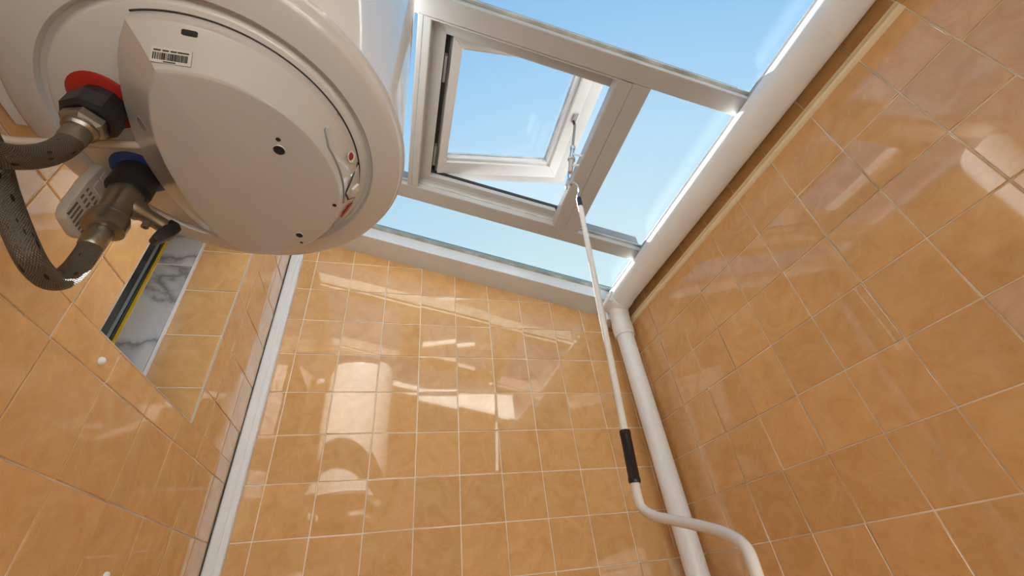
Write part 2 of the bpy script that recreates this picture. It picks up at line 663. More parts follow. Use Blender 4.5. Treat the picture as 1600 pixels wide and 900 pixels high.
# the niche lining: tiles outside, marble slabs inside, white beads between
XT0, XT1, XM0, XM1 = XL - 0.016, -4.035, -4.08, -4.69
zr = [NZ0] + [3.372, 4.38, 5.368, 6.376] + [NZ1]
# right reveal (normal -Y): eu = X, ev = Z
tile_region([XT1, XT0], zr, [], Vector((0, NY1 + gap, 0)), X_, Z_, wall_left)
tile_region([XM1, XM0], [NZ0, 5.96, NZ1], [], Vector((0, NY1 + gap, 0)), X_, Z_, wall_left, 'marble_slab', 'marble')
# left reveal (normal +Y): eu = -X, ev = Z
tile_region([-XT0, -XT1], zr, [], Vector((0, NY0 - gap, 0)), -X_, Z_, wall_left)
tile_region([-XM0, -XM1], [NZ0, 5.96, NZ1], [], Vector((0, NY0 - gap, 0)), -X_, Z_, wall_left, 'marble_slab', 'marble')
# sill (normal +Z): eu = X, ev = Y ; head (normal -Z): eu = -X, ev = Y
ny = [NY0, 5.27, 6.25, 7.25, NY1]
tile_region([XT1, XT0], ny, [], Vector((0, 0, NZ0 - gap)), X_, Y_, wall_left)
tile_region([XM1, XM0], [NY0, 6.2, NY1], [], Vector((0, 0, NZ0 - gap)), X_, Y_, wall_left, 'marble_slab', 'marble')
tile_region([-XT0, -XT1], ny, [], Vector((0, 0, NZ1 + gap)), -X_, Y_, wall_left)
tile_region([-XM0, -XM1], [NY0, 6.2, NY1], [], Vector((0, 0, NZ1 + gap)), -X_, Y_, wall_left, 'marble_slab', 'marble')


def ring_x(name, mat, x0, x1, o, i, parent=None, bev=0.0):
    """rectangular ring lying in a plane of constant x; o and i = (y0, y1, z0, z1)"""
    bm = bmesh.new()
    O = [(o[0], o[2]), (o[1], o[2]), (o[1], o[3]), (o[0], o[3])]
    I = [(i[0], i[2]), (i[1], i[2]), (i[1], i[3]), (i[0], i[3])]
    vs = {}
    for k, (P, x) in enumerate(((O, x0), (I, x0), (O, x1), (I, x1))):
        for j, (y, z) in enumerate(P):
            vs[k, j] = bm.verts.new(V(x, y, z))
    for j in range(4):
        n = (j + 1) % 4
        bm.faces.new((vs[0, j], vs[0, n], vs[1, n], vs[1, j]))
        bm.faces.new((vs[2, j], vs[2, n], vs[3, n], vs[3, j]))
        bm.faces.new((vs[0, j], vs[0, n], vs[2, n], vs[2, j]))
        bm.faces.new((vs[1, j], vs[1, n], vs[3, n], vs[3, j]))
    if bev:
        bevel(bm, bev, 1)
    return finish(name, bm, mat, parent)


NH = (NY0, NY1, NZ0, NZ1)


def shrink(d):
    return (NY0 + d, NY1 - d, NZ0 + d, NZ1 - d)


def grow(d):
    return shrink(-d)


o = ring_x('trim_1', 'bead', XL + 0.004, XL - 0.014, grow(0.013), shrink(0.005))
tag(o, 'thin greyish edge bead around the mouth of the window niche', kind='structure')
o = ring_x('trim_2', 'alu', XT1 - 0.004, XM0 + 0.004, grow(0.012), shrink(0.007))
tag(o, 'narrow white bead between orange tile and marble inside the niche', kind='structure')

# niche window: yellow foam seal, dark frame, grey bead, pane
win2 = thing('window_2', V(-4.85, 6.2, NZ0), 'dark green grey window frame with yellow seal at the back of the niche', kind='structure')
ring_x('foam_seal', 'yellow', -4.692, -4.76, grow(0.02), shrink(0.028), win2)
ring_x('frame', 'green', -4.72, -5.05, grow(0.02), shrink(0.08), win2, 0.01)
ring_x('glazing_bead', 'greyline', -4.735, -5.05, shrink(0.082), shrink(0.15), win2, 0.02)
ring_x('sash_frame', 'green', -4.745, -5.08, shrink(0.152), shrink(0.62), win2, 0.02)
bm = bmesh.new()
box(bm, -4.96, -4.99, NY0 + 0.6, NY1 - 0.6, NZ0 + 0.6, NZ1 - 0.6)
finish('pane', bm, 'frost', win2)

# front wall (behind the lens) and floor
bm = bmesh.new()
box(bm, XL - 2.2, XR + 1.2, YF - 1.0, YF, ZF, 11.2)
tag(finish('wall_front', bm, 'plaster'), 'plain white wall behind the viewpoint', kind='structure')
bm = bmesh.new()
box(bm, XL - 0.02, XR + 0.02, YF, YB + 0.02, ZF - 0.6, ZF)
tag(finish('floor', bm, 'floor'), 'pale floor of the small room', kind='structure')

# white corner profile between left and back wall
bm = bmesh.new()
ztop = zroof(C_BAR, XL) - 0.12
prof = [(-3.125, 10.135), (-3.125, 9.985), (-3.085, 9.97), (-2.965, 9.97), (-2.955, 9.985), (-2.945, 9.985), (-2.935, 10.02), (-2.915, 10.02), (-2.905, 10.0),
        (-2.845, 10.0), (-2.825, 10.02), (-2.825, 10.135)]
extrude_poly(bm, [V(x, y, ZF) for x, y in prof], Vector((0, 0, (ztop - ZF) * T)))
tag(finish('trim_3', bm, 'alu'), 'white stepped corner profile running up between left wall and back wall', kind='structure')
bm = bmesh.new()
box(bm, -3.128, -3.112, 9.945, 9.985, ZF, ztop)
tag(finish('trim_4', bm, 'gasket'), 'thin black joint along the left side of the white corner profile', kind='structure')

# ivory half-round moulding on the right wall
bm = bmesh.new()
prof = [(0.02, 6.375), (-0.03, 6.38), (-0.075, 6.40), (-0.095, 6.44), (-0.085, 6.485), (-0.06, 6.497), (-0.075, 6.515), (-0.075, 6.55), (-0.05, 6.58), (0.02, 6.59)]
extrude_poly(bm, [V(XR + x, YB - 0.02, z) for x, z in prof], V(0, SEAM - 0.02, 0) - V(0, YB - 0.02, 0))
tag(finish('trim_5', bm, 'strip'), 'ivory rounded moulding along the right wall below the white pipe', kind='structure')

# ------------------------------------------------------------------ glass roof
roof = thing('ceiling', V(1.9, 3.0, 8.4), 'sloping glass roof in white bars above the tiled room', kind='structure')


def slope_box(bm, x0, x1, y0, y1, c0, c1):
    """box between roof planes c0 (underside) and c1"""
    hexa(bm, [V(x0, y0, zroof(c0, x0)), V(x1, y0, zroof(c0, x1)), V(x1, y1, zroof(c0, x1)), V(x0, y1, zroof(c0, x0)),
              V(x0, y0, zroof(c1, x0)), V(x1, y0, zroof(c1, x1)), V(x1, y1, zroof(c1, x1)), V(x0, y1, zroof(c1, x0))])


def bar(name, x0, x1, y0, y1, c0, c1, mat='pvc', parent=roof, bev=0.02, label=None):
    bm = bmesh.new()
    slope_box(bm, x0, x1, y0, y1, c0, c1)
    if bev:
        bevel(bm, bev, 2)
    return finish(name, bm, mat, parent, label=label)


CT = C_GLASS + 0.42
# edge beam along the back wall with its lit front face
bar('edge_beam', XL - 0.5, 6.75, 9.345, YB + 0.4, 8.55, C_GLASS - 0.005, 'beam', bev=0.015, label='white beam along the back wall')
bar('beam_cap', XL - 0.5, 6.75, 9.40, YB + 0.5, C_GLASS + 0.075, CT - 0.15, 'alucap')
bar('seal', XL - 0.5, 6.75, 9.25, 9.38, C_GLASS - 0.028, C_GLASS - 0.002, 'silicone', bev=0)
# crossbars down the slope
XE = 6.30
for y0, y1 in ((2.85, 3.235), (7.25, 7.68)):
    bar('crossbar', XL - 0.5, XE, y0, y1, C_BAR, C_GLASS - 0.04)
    bar('crossbar_cap', XL - 0.5, XE, y0 + 0.05, y1 - 0.05, C_GLASS + 0.08, CT, 'alucap')
    bar('seal', XL - 0.5, XE, y0 - 0.06, y0 + 0.10, C_GLASS - 0.035, C_GLASS - 0.002, 'silicone', bev=0)
    bar('seal', XL - 0.5, XE, y1 - 0.10, y1 + 0.05, C_GLASS - 0.035, C_GLASS - 0.002, 'silicone', bev=0)
# bars along the room on both sides of the opening window
bar('side_bar', -0.06, 0.045, 3.235, 7.25, C_BAR + 0.005, C_GLASS - 0.04)
bar('side_bar', 4.085, 4.46, 3.235, 7.25, C_BAR + 0.005, C_GLASS - 0.04)
bar('side_bar_cap', 4.13, 4.42, 3.235, 7.25, C_GLASS + 0.08, CT, 'alucap')
bar('seal', 4.40, 4.52, 3.25, 7.24, C_GLASS - 0.035, C_GLASS - 0.002, 'silicone', bev=0)
# rails at the low, high and front ends
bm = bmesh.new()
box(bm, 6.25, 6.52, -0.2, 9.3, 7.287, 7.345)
finish('pipe_sun_shade', bm, 'pvc', roof)  # hidden strip added above the gutter pipe to shade it from the sun
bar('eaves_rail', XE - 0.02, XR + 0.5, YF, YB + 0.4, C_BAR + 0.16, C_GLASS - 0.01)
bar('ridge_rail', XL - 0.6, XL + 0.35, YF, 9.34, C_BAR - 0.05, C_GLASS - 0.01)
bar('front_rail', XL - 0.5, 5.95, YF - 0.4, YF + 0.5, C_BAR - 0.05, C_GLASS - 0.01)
# panes
bar('sun_block_board', XL - 0.5, 6.0, YF - 0.3, -0.25, C_BAR + 0.05, C_GLASS + 0.12, 'plaster', bev=0, label='unseen white board added at the front to block the sun')  # unseen board, added to keep the sun off the upper front wall
bar('sun_block_board', 5.98, XR + 0.8, YF - 0.3, -0.25, C_GLASS + 0.02, C_GLASS + 0.12, 'plaster', bev=0)  # second piece of the added sun-blocking board
for (x0, x1, y0, y1) in ((XL - 0.5, XR + 0.8, -0.24, 3.03), (XL - 0.5, -0.02, 3.05, 7.45), (4.25, XR + 0.8, 3.05, 7.45), (XL - 0.5, XR + 0.8, 7.47, 10.0)):
    bar('glass_pane', x0, x1, y0, y1, C_GLASS, C_GLASS + 0.07, 'glass_far' if y0 > 7 else 'glass', bev=0)
# drip edge: the polished pane edge seen along the bars
for y0 in (2.80, 9.19):
    bar('pane_edge', -1.5 if y0 > 5 else 0.3, XE, y0, y0 + 0.055, C_GLASS - 0.012, C_GLASS - 0.001, 'edge', bev=0)

# ------------------------------------------------------------------ opening window
win1 = thing('window_1', V(2.0, 5.2, 8.4), 'white roof window propped open in the middle of the glass roof', kind='structure')
LX, RX, NYr, FYr = 0.20, 3.775, 3.275, 7.225       # lips
FZ = 0.25                                          # the flange lies this much above the lips
FLX, FRX, FNY, FFY = 0.50, 3.92, 3.53, 6.94        # flange inner edges


def rail_along_y(name, sec, y0, y1, mit0, mit1, mat='pvc'):
    """sec: (x, dz above the bar plane); ends mitred: y shift per unit of x distance from sec[0]"""
    bm = bmesh.new()
    n = len(sec)
    A = [bm.verts.new(V(x, y0 + mit0(x), zroof(C_BAR + d, x))) for x, d in sec]
    B = [bm.verts.new(V(x, y1 + mit1(x), zroof(C_BAR + d, x))) for x, d in sec]
    bm.faces.new(A)
    bm.faces.new(list(reversed(B)))
    for i in range(n):
        j = (i + 1) % n
        bm.faces.new((A[i], B[i], B[j], A[j]))
    return finish(name, bm, mat, win1)


def rail_along_x(name, sec, x0, x1, mit0, mit1, mat='pvc'):
    bm = bmesh.new()
    n = len(sec)
    A = [bm.verts.new(V(x0 + mit0(y), y, zroof(C_BAR + d, x0 + mit0(y)))) for y, d in sec]
    B = [bm.verts.new(V(x1 + mit1(y), y, zroof(C_BAR + d, x1 + mit1(y)))) for y, d in sec]
    bm.faces.new(A)
    bm.faces.new(list(reversed(B)))
    for i in range(n):
        j = (i + 1) % n
        bm.faces.new((A[i], B[i], B[j], A[j]))
    return finish(name, bm, mat, win1)


lip = 0.018
HT = 0.44
zero = lambda t: 0.0
# left casement rail, right one, then the two down the slope
rail_along_y('casement_rail', [(0.052, 0.0), (LX - 0.03, -0.006), (LX - 0.008, 0.004), (LX, 0.03), (LX + 0.006, FZ - 0.04), (LX + 0.05, FZ), (FLX - 0.015, FZ), (FLX, FZ + 0.012), (FLX, HT), (0.052, HT)],
             NYr - 0.03, FYr + 0.02, lambda x: max(0, x - LX) * 0.84, lambda x: -max(0, x - LX) * 0.94)
rail_along_y('casement_rail', [(4.078, 0.0), (RX + 0.03, -0.006), (RX + 0.008, 0.004), (RX, 0.03), (RX, FZ - 0.04), (RX + 0.03, FZ), (FRX - 0.015, FZ), (FRX, FZ + 0.012), (FRX, HT), (4.078, HT)],
             NYr - 0.03, FYr + 0.02, zero, zero)
rail_along_x('casement_rail', [(3.238, 0.002), (NYr - 0.02, -0.004), (NYr - 0.005, 0.004), (NYr, 0.03), (NYr + 0.006, FZ - 0.06), (NYr + 0.04, FZ), (FNY - 0.015, FZ), (FNY, FZ + 0.012), (FNY, HT), (3.238, HT)],
             0.055, FRX - 0.02, lambda y: max(0, y - NYr) * 1.19 + (0.15 if y > NYr else 0), zero)
rail_along_x('casement_rail', [(7.248, 0.002), (FYr + 0.02, -0.004), (FYr + 0.005, 0.004), (FYr, 0.03), (FYr - 0.02, FZ - 0.10), (FYr - 0.06, FZ - 0.03), (FYr - 0.12, FZ), (FFY + 0.015, FZ), (FFY, FZ + 0.012), (FFY, HT), (7.248, HT)],
             0.055, RX + 0.02, lambda y: max(0, FYr - y) * 1.06 + (0.15 if y < FYr else 0), zero)
# grey flashing outside, on top of the casement
for q in ((0.05, FLX - 0.03, NYr, FYr), (FRX + 0.03, 4.08, NYr, FYr), (FLX - 0.03, FRX + 0.03, NYr - 0.03, FNY - 0.03), (FLX - 0.03, FRX + 0.03, FFY + 0.02, 7.25)):
    bar('flashing', q[0], q[1], q[2], q[3], C_BAR + HT, C_BAR + HT + 0.02, 'alucap', win1, 0)
# black gaskets on the rebate
bar('gasket', FLX - 0.03, FLX + 0.03, FNY, FFY, C_BAR + HT, C_BAR + HT + 0.05, 'gasket', win1, 0)
bar('gasket', FLX, FRX, FFY - 0.025, FFY + 0.01, C_BAR + HT - 0.06, C_BAR + HT + 0.03, 'gasket', win1, 0)

# sash, hinged along its high left side
HX, SS = 0.55, 0.15
HZ = 8.77 - RK * HX + 0.30
SLEN = math.sqrt(1 + SS * SS)


def S(x, y, d=0.0):
    """x across, y along, d above the sash plane"""
    return V(x - d * SS / SLEN, y, HZ + SS * (x - HX) + d / SLEN)


def sash_prism(name, quad, d0, d1, mat, bev=0.012, label=None):
    bm = bmesh.new()
    hexa(bm, [S(x, y, d0) for x, y in quad] + [S(x, y, d1) for x, y in quad])
    if bev:
        bevel(bm, bev, 2)
    return finish(name, bm, mat, win1, label=label)


GX0, GX1, GY0, GY1 = 0.855, 3.60, 3.76, 6.53       # glass daylight
IX0, IX1, IY0, IY1 = 0.655, 3.98, 3.55, 6.88       # inner face of the sash members
OX0, OX1, OY0, OY1 = 0.60, 4.40, 3.40, 7.22        # outer overlap
BX1 = 3.70
for q in ([(IX0, IY0), (GX0, GY0), (GX0, GY1), (IX0, IY1)], [(BX1, GY0), (IX1, IY0), (IX1, IY1), (BX1, GY1)],
          [(IX0, IY0), (IX1, IY0), (BX1, GY0), (GX0, GY0)], [(GX0, GY1), (BX1, GY1), (IX1, IY1), (IX0, IY1)]):
    sash_prism('sash_rail', q, 0.0, 0.34, 'sash')
for q in ([(OX0, OY0), (IX0 + 0.02, IY0), (IX0 + 0.02, IY1), (OX0, OY1)], [(IX1 - 0.02, IY0), (OX1, OY0), (OX1, OY1), (IX1 - 0.02, IY1)],
          [(OX0, OY0), (OX1, OY0), (IX1, IY0 + 0.02), (IX0, IY0 + 0.02)], [(IX0, IY1 - 0.02), (IX1, IY1 - 0.02), (OX1, OY1), (OX0, OY1)]):
    sash_prism('sash_flange', q, 0.18, 0.36, 'pvc', 0.01)
# glazing beads, sloped strips beside the glass
for q in ([(GX1, GY0), (BX1 + 0.01, GY0), (BX1 + 0.01, GY1), (GX1, GY1)], [(GX0, GY1 - 0.09), (BX1, GY1 - 0.09), (BX1, GY1 + 0.01), (GX0, GY1 + 0.01)],
          [(GX0, GY0 - 0.01), (BX1, GY0 - 0.01), (BX1, GY0 + 0.06), (GX0, GY0 + 0.06)]):
    sash_prism('glazing_bead', q, 0.07, 0.24, 'sash', 0.025)
for q in ([(GX1 - 0.03, GY0), (GX1 + 0.01, GY0), (GX1 + 0.01, GY1), (GX1 - 0.03, GY1)], [(GX0, GY1 - 0.115), (GX1, GY1 - 0.115), (GX1, GY1 - 0.085), (GX0, GY1 - 0.085)]):
    sash_prism('glazing_gasket', q, 0.20, 0.25, 'silicone', 0)
sash_prism('sash_pane', [(GX0 - 0.03, GY0 - 0.03), (BX1, GY0 - 0.03), (BX1, GY1 + 0.03), (GX0 - 0.03, GY1 + 0.03)], 0.245, 0.30, 'glass', 0)
# hinge strip in the gap and hinge leaves
bm = bmesh.new()
hexa(bm, [V(0.50, 3.60, zroof(C_BAR + HT, 0.5)), V(0.60, 3.60, zroof(C_BAR + HT, 0.6)), V(0.60, 6.9, zroof(C_BAR + HT, 0.6)), V(0.50, 6.9, zroof(C_BAR + HT, 0.5)),
          V(0.50, 3.60, zroof(C_BAR + HT + 0.3, 0.5)), V(0.60, 3.60, zroof(C_BAR + HT + 0.3, 0.6)), V(0.60, 6.9, zroof(C_BAR + HT + 0.3, 0.6)), V(0.50, 6.9, zroof(C_BAR + HT + 0.3, 0.5))])
finish('hinge_cover', bm, 'gasket', win1)
for y in (3.95, 6.1):
    bm = bmesh.new()
    box(bm, 0.52, 0.575, y, y + 0.55, zroof(C_BAR + 0.30, 0.55), zroof(C_BAR + 0.50, 0.55))
    finish('hinge', bm, 'knockout', win1)

# ------------------------------------------------------------------ window winder
WT = Vector((3.90, 5.08, 9.37))
WE = Vector((3.585, 5.545, 7.66))


def W(t):
    p = WT.lerp(WE, t)
    return V(p.x, p.y, p.z)


wind = thing('window_winder', V(3.7, 5.4, 8.0), 'grey metal spindle winder between open roof window and its frame', 'window winder')
wd = (W(1) - W(0)).normalized()
bm = bmesh.new()
cyl(bm, W(0.05), W(0.47), 0.032, 16)
finish('spindle', bm, 'brass', wind, SM)
bm = bmesh.new()
for k in range(4):
    cyl(bm, W(0.46 + 0.055 * k), W(0.46 + 0.055 * (k + 1)), (0.064, 0.05, 0.058, 0.058)[k], 20)
finish('collar', bm, 'steel', wind, SM)
bm = bmesh.new()
cyl(bm, W(0.665), W(0.695), 0.092, 24)
finish('ring', bm, 'greyplastic', wind, SM)
bm = bmesh.new()
cyl(bm, W(0.695), W(0.90), 0.062, 24, 0.058)
finish('gear_sleeve', bm, 'greyplastic', wind, SM)
for t, e in ((0.58, V(3.785, 5.06, 7.90)), (0.78, V(3.785, 5.30, 7.88))):
    bm = bmesh.new()
    cyl(bm, W(t), e, 0.026, 12)
    finish('bracket_arm', bm, 'alu', wind, SM)
# eye: flat forked loop
bm = bmesh.new()
side = wd.cross(Vector((0, 1, 0))).normalized()
c0 = W(0.95)
loop = []
for k in range(25):
    a = 2 * math.pi * k / 24
    loop.append(c0 + side * math.sin(a) * 0.042 * T + wd * (-math.cos(a)) * 0.12 * T)
tube(bm, loop, 0.022, 8, cap=False)
finish('eye', bm, 'steel', wind, SM)
bm = bmesh.new()
e0 = W(1.0)
tube(bm, smooth_path([e0, e0 + V(-0.06, -0.02, -0.07) - V(0, 0, 0), e0 + V(-0.105, 0.03, -0.2) - V(0, 0, 0), e0 + V(-0.125, 0.05, -0.33) - V(0, 0, 0)], 6), 0.026, 10)
finish('fork', bm, 'steel', wind, SM)
# bracket on the sash
bm = bmesh.new()
for k in range(3):
    cyl(bm, S(3.83 + 0.045 * k, 4.90, -0.03), S(3.83 + 0.045 * k, 5.12, -0.03), 0.024, 10)
finish('sash_bracket', bm, 'steel', wind, SM)
bm = bmesh.new()
cyl(bm, W(0.0) + Vector((-0.007, 0.0, 0.004)), W(0.07), 0.032, 12)
finish('pivot', bm, 'black', wind, SM)

# ------------------------------------------------------------------ crank pole hanging from the eye
PT, PB = Vector((3.668, 5.55, 6.92)), Vector((3.29, 5.62, 1.10))


def P(t):
    p = PT.lerp(PB, t)
    return V(p.x, p.y, p.z)


pole = thing('crank_pole', V(3.3, 5.6, 1.0), 'long white crank pole with black grip hooked onto the roof window winder', 'crank pole')
bm = bmesh.new()
hk = [P(-0.002), V(3.665, 5.55, 7.03), V(3.69, 5.56, 7.12), V(3.75, 5.56, 7.24), V(3.765, 5.56, 7.38), V(3.73, 5.56, 7.49), V(3.66, 5.555, 7.535), V(3.60, 5.55, 7.52), V(3.575, 5.55, 7.46)]
tube(bm, smooth_path(hk, 8), 0.028, 10)
finish('hook', bm, 'steel', pole, SM)
bm = bmesh.new()
cyl(bm, P(-0.012), P(0.035), 0.058, 20, 0.062)
finish('collar', bm, 'navy', pole, SM, 'black collar')
bm = bmesh.new()
cyl(bm, P(0.030), P(0.90), 0.056, 20)
finish('rod', bm, 'polewhite', pole, SM)
bm = bmesh.new()
g0, g1 = P(0.875), P(1.0)
gd = (g1 - g0)
prof = [(0.05, 0), (0.078, 0.0), (0.085, 0.02), (0.085, 0.06)]
Lg = gd.length / T
prof += [(0.08, 0.08), (0.08, Lg - 0.08), (0.086, Lg - 0.06), (0.086, Lg - 0.02), (0.078, Lg), (0.05, Lg)]
lathe(bm, prof, g0, gd, 24)
finish('grip', bm, 'blackglossy', pole, SM, 'black ribbed grip')
bm = bmesh.new()
cp = [P(0.985), V(3.285, 5.63, 0.93), V(3.29, 5.60, 0.79), V(3.325, 5.42, 0.665), V(3.37, 5.15, 0.575), V(3.42, 4.82, 0.475), V(3.46, 4.48, 0.36), V(3.465, 4.25, 0.26), V(3.43, 4.10, 0.15), V(3.395, 4.05, 0.0), V(3.37, 4.04, -0.2), V(3.36, 4.04, -0.55), V(3.355, 4.04, -0.9)]
tube(bm, smooth_path(cp, 10), 0.062, 20)
finish('crank', bm, 'polewhite', pole, SM)

# ------------------------------------------------------------------ gutter pipe and downpipe
HPX, HPZ, HPR = 6.40, 6.925, 0.352
VPX, VPY, VPR = 6.43, 9.42, 0.248
drain = thing('drain_pipe', V(6.43, 9.4, ZF), 'fat white plastic gutter pipe along right wall turning down in the corner', 'drain pipe')
bm = bmesh.new()
cyl(bm, V(HPX, YF + 0.02, HPZ), V(HPX, 8.98, HPZ), HPR, 64)
finish('gutter_pipe', bm, 'pipe', drain, SM)
bm = bmesh.new()
lathe(bm, [(HPR + 0.0, 0), (HPR + 0.02, 0.0), (HPR + 0.026, 0.02), (HPR + 0.026, 0.42), (HPR - 0.02, 0.62), (HPR - 0.14, 0.74), (0.0, 0.78)], V(HPX, 8.92, HPZ), Vector((0, 1, 0)), 64)
finish('end_bend', bm, 'pipe', drain, SM)
bm = bmesh.new()
tube(bm, smooth_path([V(HPX + 0.0, 9.22, HPZ - 0.05), V(HPX + 0.0, 9.30, HPZ - 0.25), V(VPX, VPY - 0.03, HPZ - 0.48), V(VPX, VPY, HPZ - 0.7), V(VPX, VPY, HPZ - 1.1)], 8), 0.285, 48)
finish('bend', bm, 'pipe', drain, SM)
bm = bmesh.new()
lathe(bm, [(0.25, 0), (0.29, 0), (0.30, 0.02), (0.30, 0.30), (0.292, 0.32), (0.286, 0.32)], V(VPX, VPY, HPZ - 0.98), Vector((0, 0, 1)), 48)
finish('coupling', bm, 'pipe', drain, SM)
bm = bmesh.new()
cyl(bm, V(VPX, VPY, ZF), V(VPX, VPY, HPZ - 1.1), VPR, 48)
finish('downpipe', bm, 'pipe', drain, SM)
bm = bmesh.new()
cyl(bm, V(5.77, 9.15, 6.64), V(5.95, 8.75, 6.906), 0.05, 16)
lathe(bm, [(0.02, 0), (0.05, 0), (0.05, 0.05), (0.02, 0.05)], V(5.95, 8.75, 6.906), Vector((0.18, -0.4, 0.27)), 16)
box(bm, 5.93, 6.30, 8.98, 9.04, 6.80, 7.0)
finish('strap_pin', bm, 'pipe', drain, SM)
bm = bmesh.new()
box(bm, 6.12, 6.52, 9.6, 10.13, 6.52, 7.0)
bevel(bm, 0.02, 2)
finish('wall_plate', bm, 'pipe', drain)

# ------------------------------------------------------------------ water heater
CX, CY = -1.5, 2.56
heater = thing('water_heater', V(CX, CY, 3.25), 'large white round electric water heater hanging on the left wall', 'water heater')
C0 = V(CX, CY, 0)
bm = bmesh.new()
lathe(bm, [(1.30, 3.40), (1.395, 3.40), (1.405, 3.42), (1.405, 8.1), (1.36, 8.3), (1.1, 8.42), (0, 8.46)], C0, n=128)
finish('tank_body', bm, 'enamel', heater, SM)
bm = bmesh.new()
lathe(bm, [(1.30, 3.44), (1.425, 3.44), (1.44, 3.425), (1.44, 3.405), (1.425, 3.395), (1.415, 3.38), (1.41, 3.35), (1.395, 3.315), (1.36, 3.295), (1.168, 3.256), (1.160, 3.262), (1.148, 3.30), (1.115, 3.302), (1.10, 3.262), (1.088, 3.252), (0.6, 3.235), (0, 3.23)], C0, n=128)
finish('bottom_cap', bm, 'cap', heater, SM)


def ring_pts(ctrl, n):
    pts = smooth_path([Vector((x, y, 0)) for x, y in ctrl], 12)
    L = [0]
    for a, b in zip(pts, pts[1:]):
        L.append(L[-1] + (b - a).length)
    out = []
    k = 0
    for i in range(n):
        s = L[-1] * i / (n - 1)
        while k < len(L) - 2 and L[k + 1] < s:
            k += 1
        t = (s - L[k]) / max(1e-9, L[k + 1] - L[k])
        out.append(pts[k].lerp(pts[k + 1], t))
    return out


NA, NL = 96, 48


def cover_ring(rf, a0, a1, left):
    out = []
    for i in range(NA):
        a = math.radians(a0 + (a1 - a0) * i / (NA - 1))
        r = rf(math.degrees(a))
        out.append(Vector((r * math.cos(a), r * math.sin(a), 0)))
    e, s = out[-1], out[0]
    lp = ring_pts([(e.x, e.y)] + left + [(s.x, s.y)], NL)
    return out + lp[1:-1]


base_r = cover_ring(lambda a: 1.04, -107, 106, [(-0.44, 0.82), (-0.55, 0.50), (-0.60, 0.2), (-0.60, -0.05), (-0.56, -0.33), (-0.50, -0.58), (-0.42, -0.80)])
face_r = cover_ring(lambda a: 0.93 - 0.085 * (abs(a) / 95) ** 2, -97, 92, [(-0.16, 0.64), (-0.26, 0.28), (-0.30, -0.06), (-0.28, -0.38), (-0.205, -0.64)])
levels = [(3.262, 0.0, 1), (3.165, 0.02, 1), (3.152, 0.035, 1), (3.143, 0.075, 1), (3.04, 0.49, 1), (3.028, 0.53, 1), (2.912, 0.945, 1), (2.897, 0.985, 1), (2.888, 1.0, 0.988), (2.885, 1.0, 0.972)]
bm = bmesh.new()
rgs = []
for z, t, sc in levels:
    rg = []
    for b, f in zip(base_r, face_r):
        p = b.lerp(f, t)
        rg.append(bm.verts.new(V(CX + (p.x - 0.15) * sc + 0.15, CY + p.y * sc, z)))
    rgs.append(rg)
n = len(base_r)
for a, b in zip(rgs, rgs[1:]):
    for i in range(n):
        j = (i + 1) % n
        bm.faces.new((a[i], a[j], b[j], b[i]))
ctr = bm.verts.new(V(CX + 0.2, CY, 2.878))
for i in range(n):
    bm.faces.new((rgs[-1][i], rgs[-1][(i + 1) % n], ctr))
bmesh.ops.recalc_face_normals(bm, faces=bm.faces)
bvh = BVHTree.FromBMesh(bm)
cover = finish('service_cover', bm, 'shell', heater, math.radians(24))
bm = bmesh.new()
tube(bm, [V(CX + p.x * 1.008, CY + p.y * 1.008, 3.256) for p in base_r[:NA]], 0.009, 8)
finish('cover_gap_shade', bm, 'gasket', heater, SM)  # added black ring, standing in for the shade of the gap


def on_cover(rx, ry, lift=0.0):
    p = V(CX + rx, CY + ry, 2.0)
    hit, nrm, _, _ = bvh.ray_cast(p, Vector((0, 0, 1)))
    if nrm.z > 0:
        nrm = -nrm
    return hit + nrm * lift * T, nrm


def screw_hole(rx, ry, r):
    p, nn = on_cover(rx, ry)
    bm = bmesh.new()
    lathe(bm, [(r * 0.3, -0.002), (r, 0.004), (r * 0.72, 0.001), (0, 0.0008)], p, nn, 20, close=False)
    o_ = finish('screw_hole', bm, 'dark', cover, SM)  # dark disc on the surface, the hole's shade put into its colour
    if r > 0.025:
        bm = bmesh.new()
        lathe(bm, [(r * 0.97, 0.0), (r * 1.01, 0.006), (r * 1.08, 0.006), (r * 1.18, 0.0)], p, nn, 28, close=False)
        finish('hole_rim', bm, 'shell', cover, SM)
    return o_


screw_hole(0.53, -0.36, 0.040)
screw_hole(0.54, -0.455, 0.018)
screw_hole(0.545, 0.56, 0.030)
screw_hole(0.55, 0.66, 0.013)
screw_hole(0.88, 0.14, 0.018)
# slot in the near shoulder
p, nn = on_cover(0.07, -1.0)
bm = bmesh.new()
tx = Vector((1, 0, 0)) - nn * nn.x
tx.normalize()
ty = nn.cross(tx)
extrude_poly(bm, [p + tx * a * T + ty * b * T for a, b in ((-0.045, -0.014), (-0.035, -0.02), (0.035, -0.02), (0.045, -0.014), (0.045, 0.014), (0.035, 0.02), (-0.035, 0.02), (-0.045, 0.014))], nn * 0.003 * T)
finish('slot', bm, 'dark', cover)  # dark slab on the surface, the slot's shade put into its colour
# oval knock-out on the left side
p, nn = on_cover(-0.40, -0.33)
bm = bmesh.new()
lathe(bm, [(0.052, 0.0), (0.048, 0.006), (0.04, 0.003), (0, 0.002)], p, nn, 24, close=False)
finish('knockout', bm, 'knockout', cover, SM)
# barcode sticker
p, nn = on_cover(-0.015, -0.90, 0.0)
tx = Vector((1, 0.02, 0))
tx = (tx - nn * nn.dot(tx)).normalized()
ty = nn.cross(tx)
if ty.y > 0:
    ty = -ty
bm = bmesh.new()
LW, LH = 0.115, 0.05


def lab(a, b, h):
    return p + tx * a * T + ty * b * T + nn * h * T


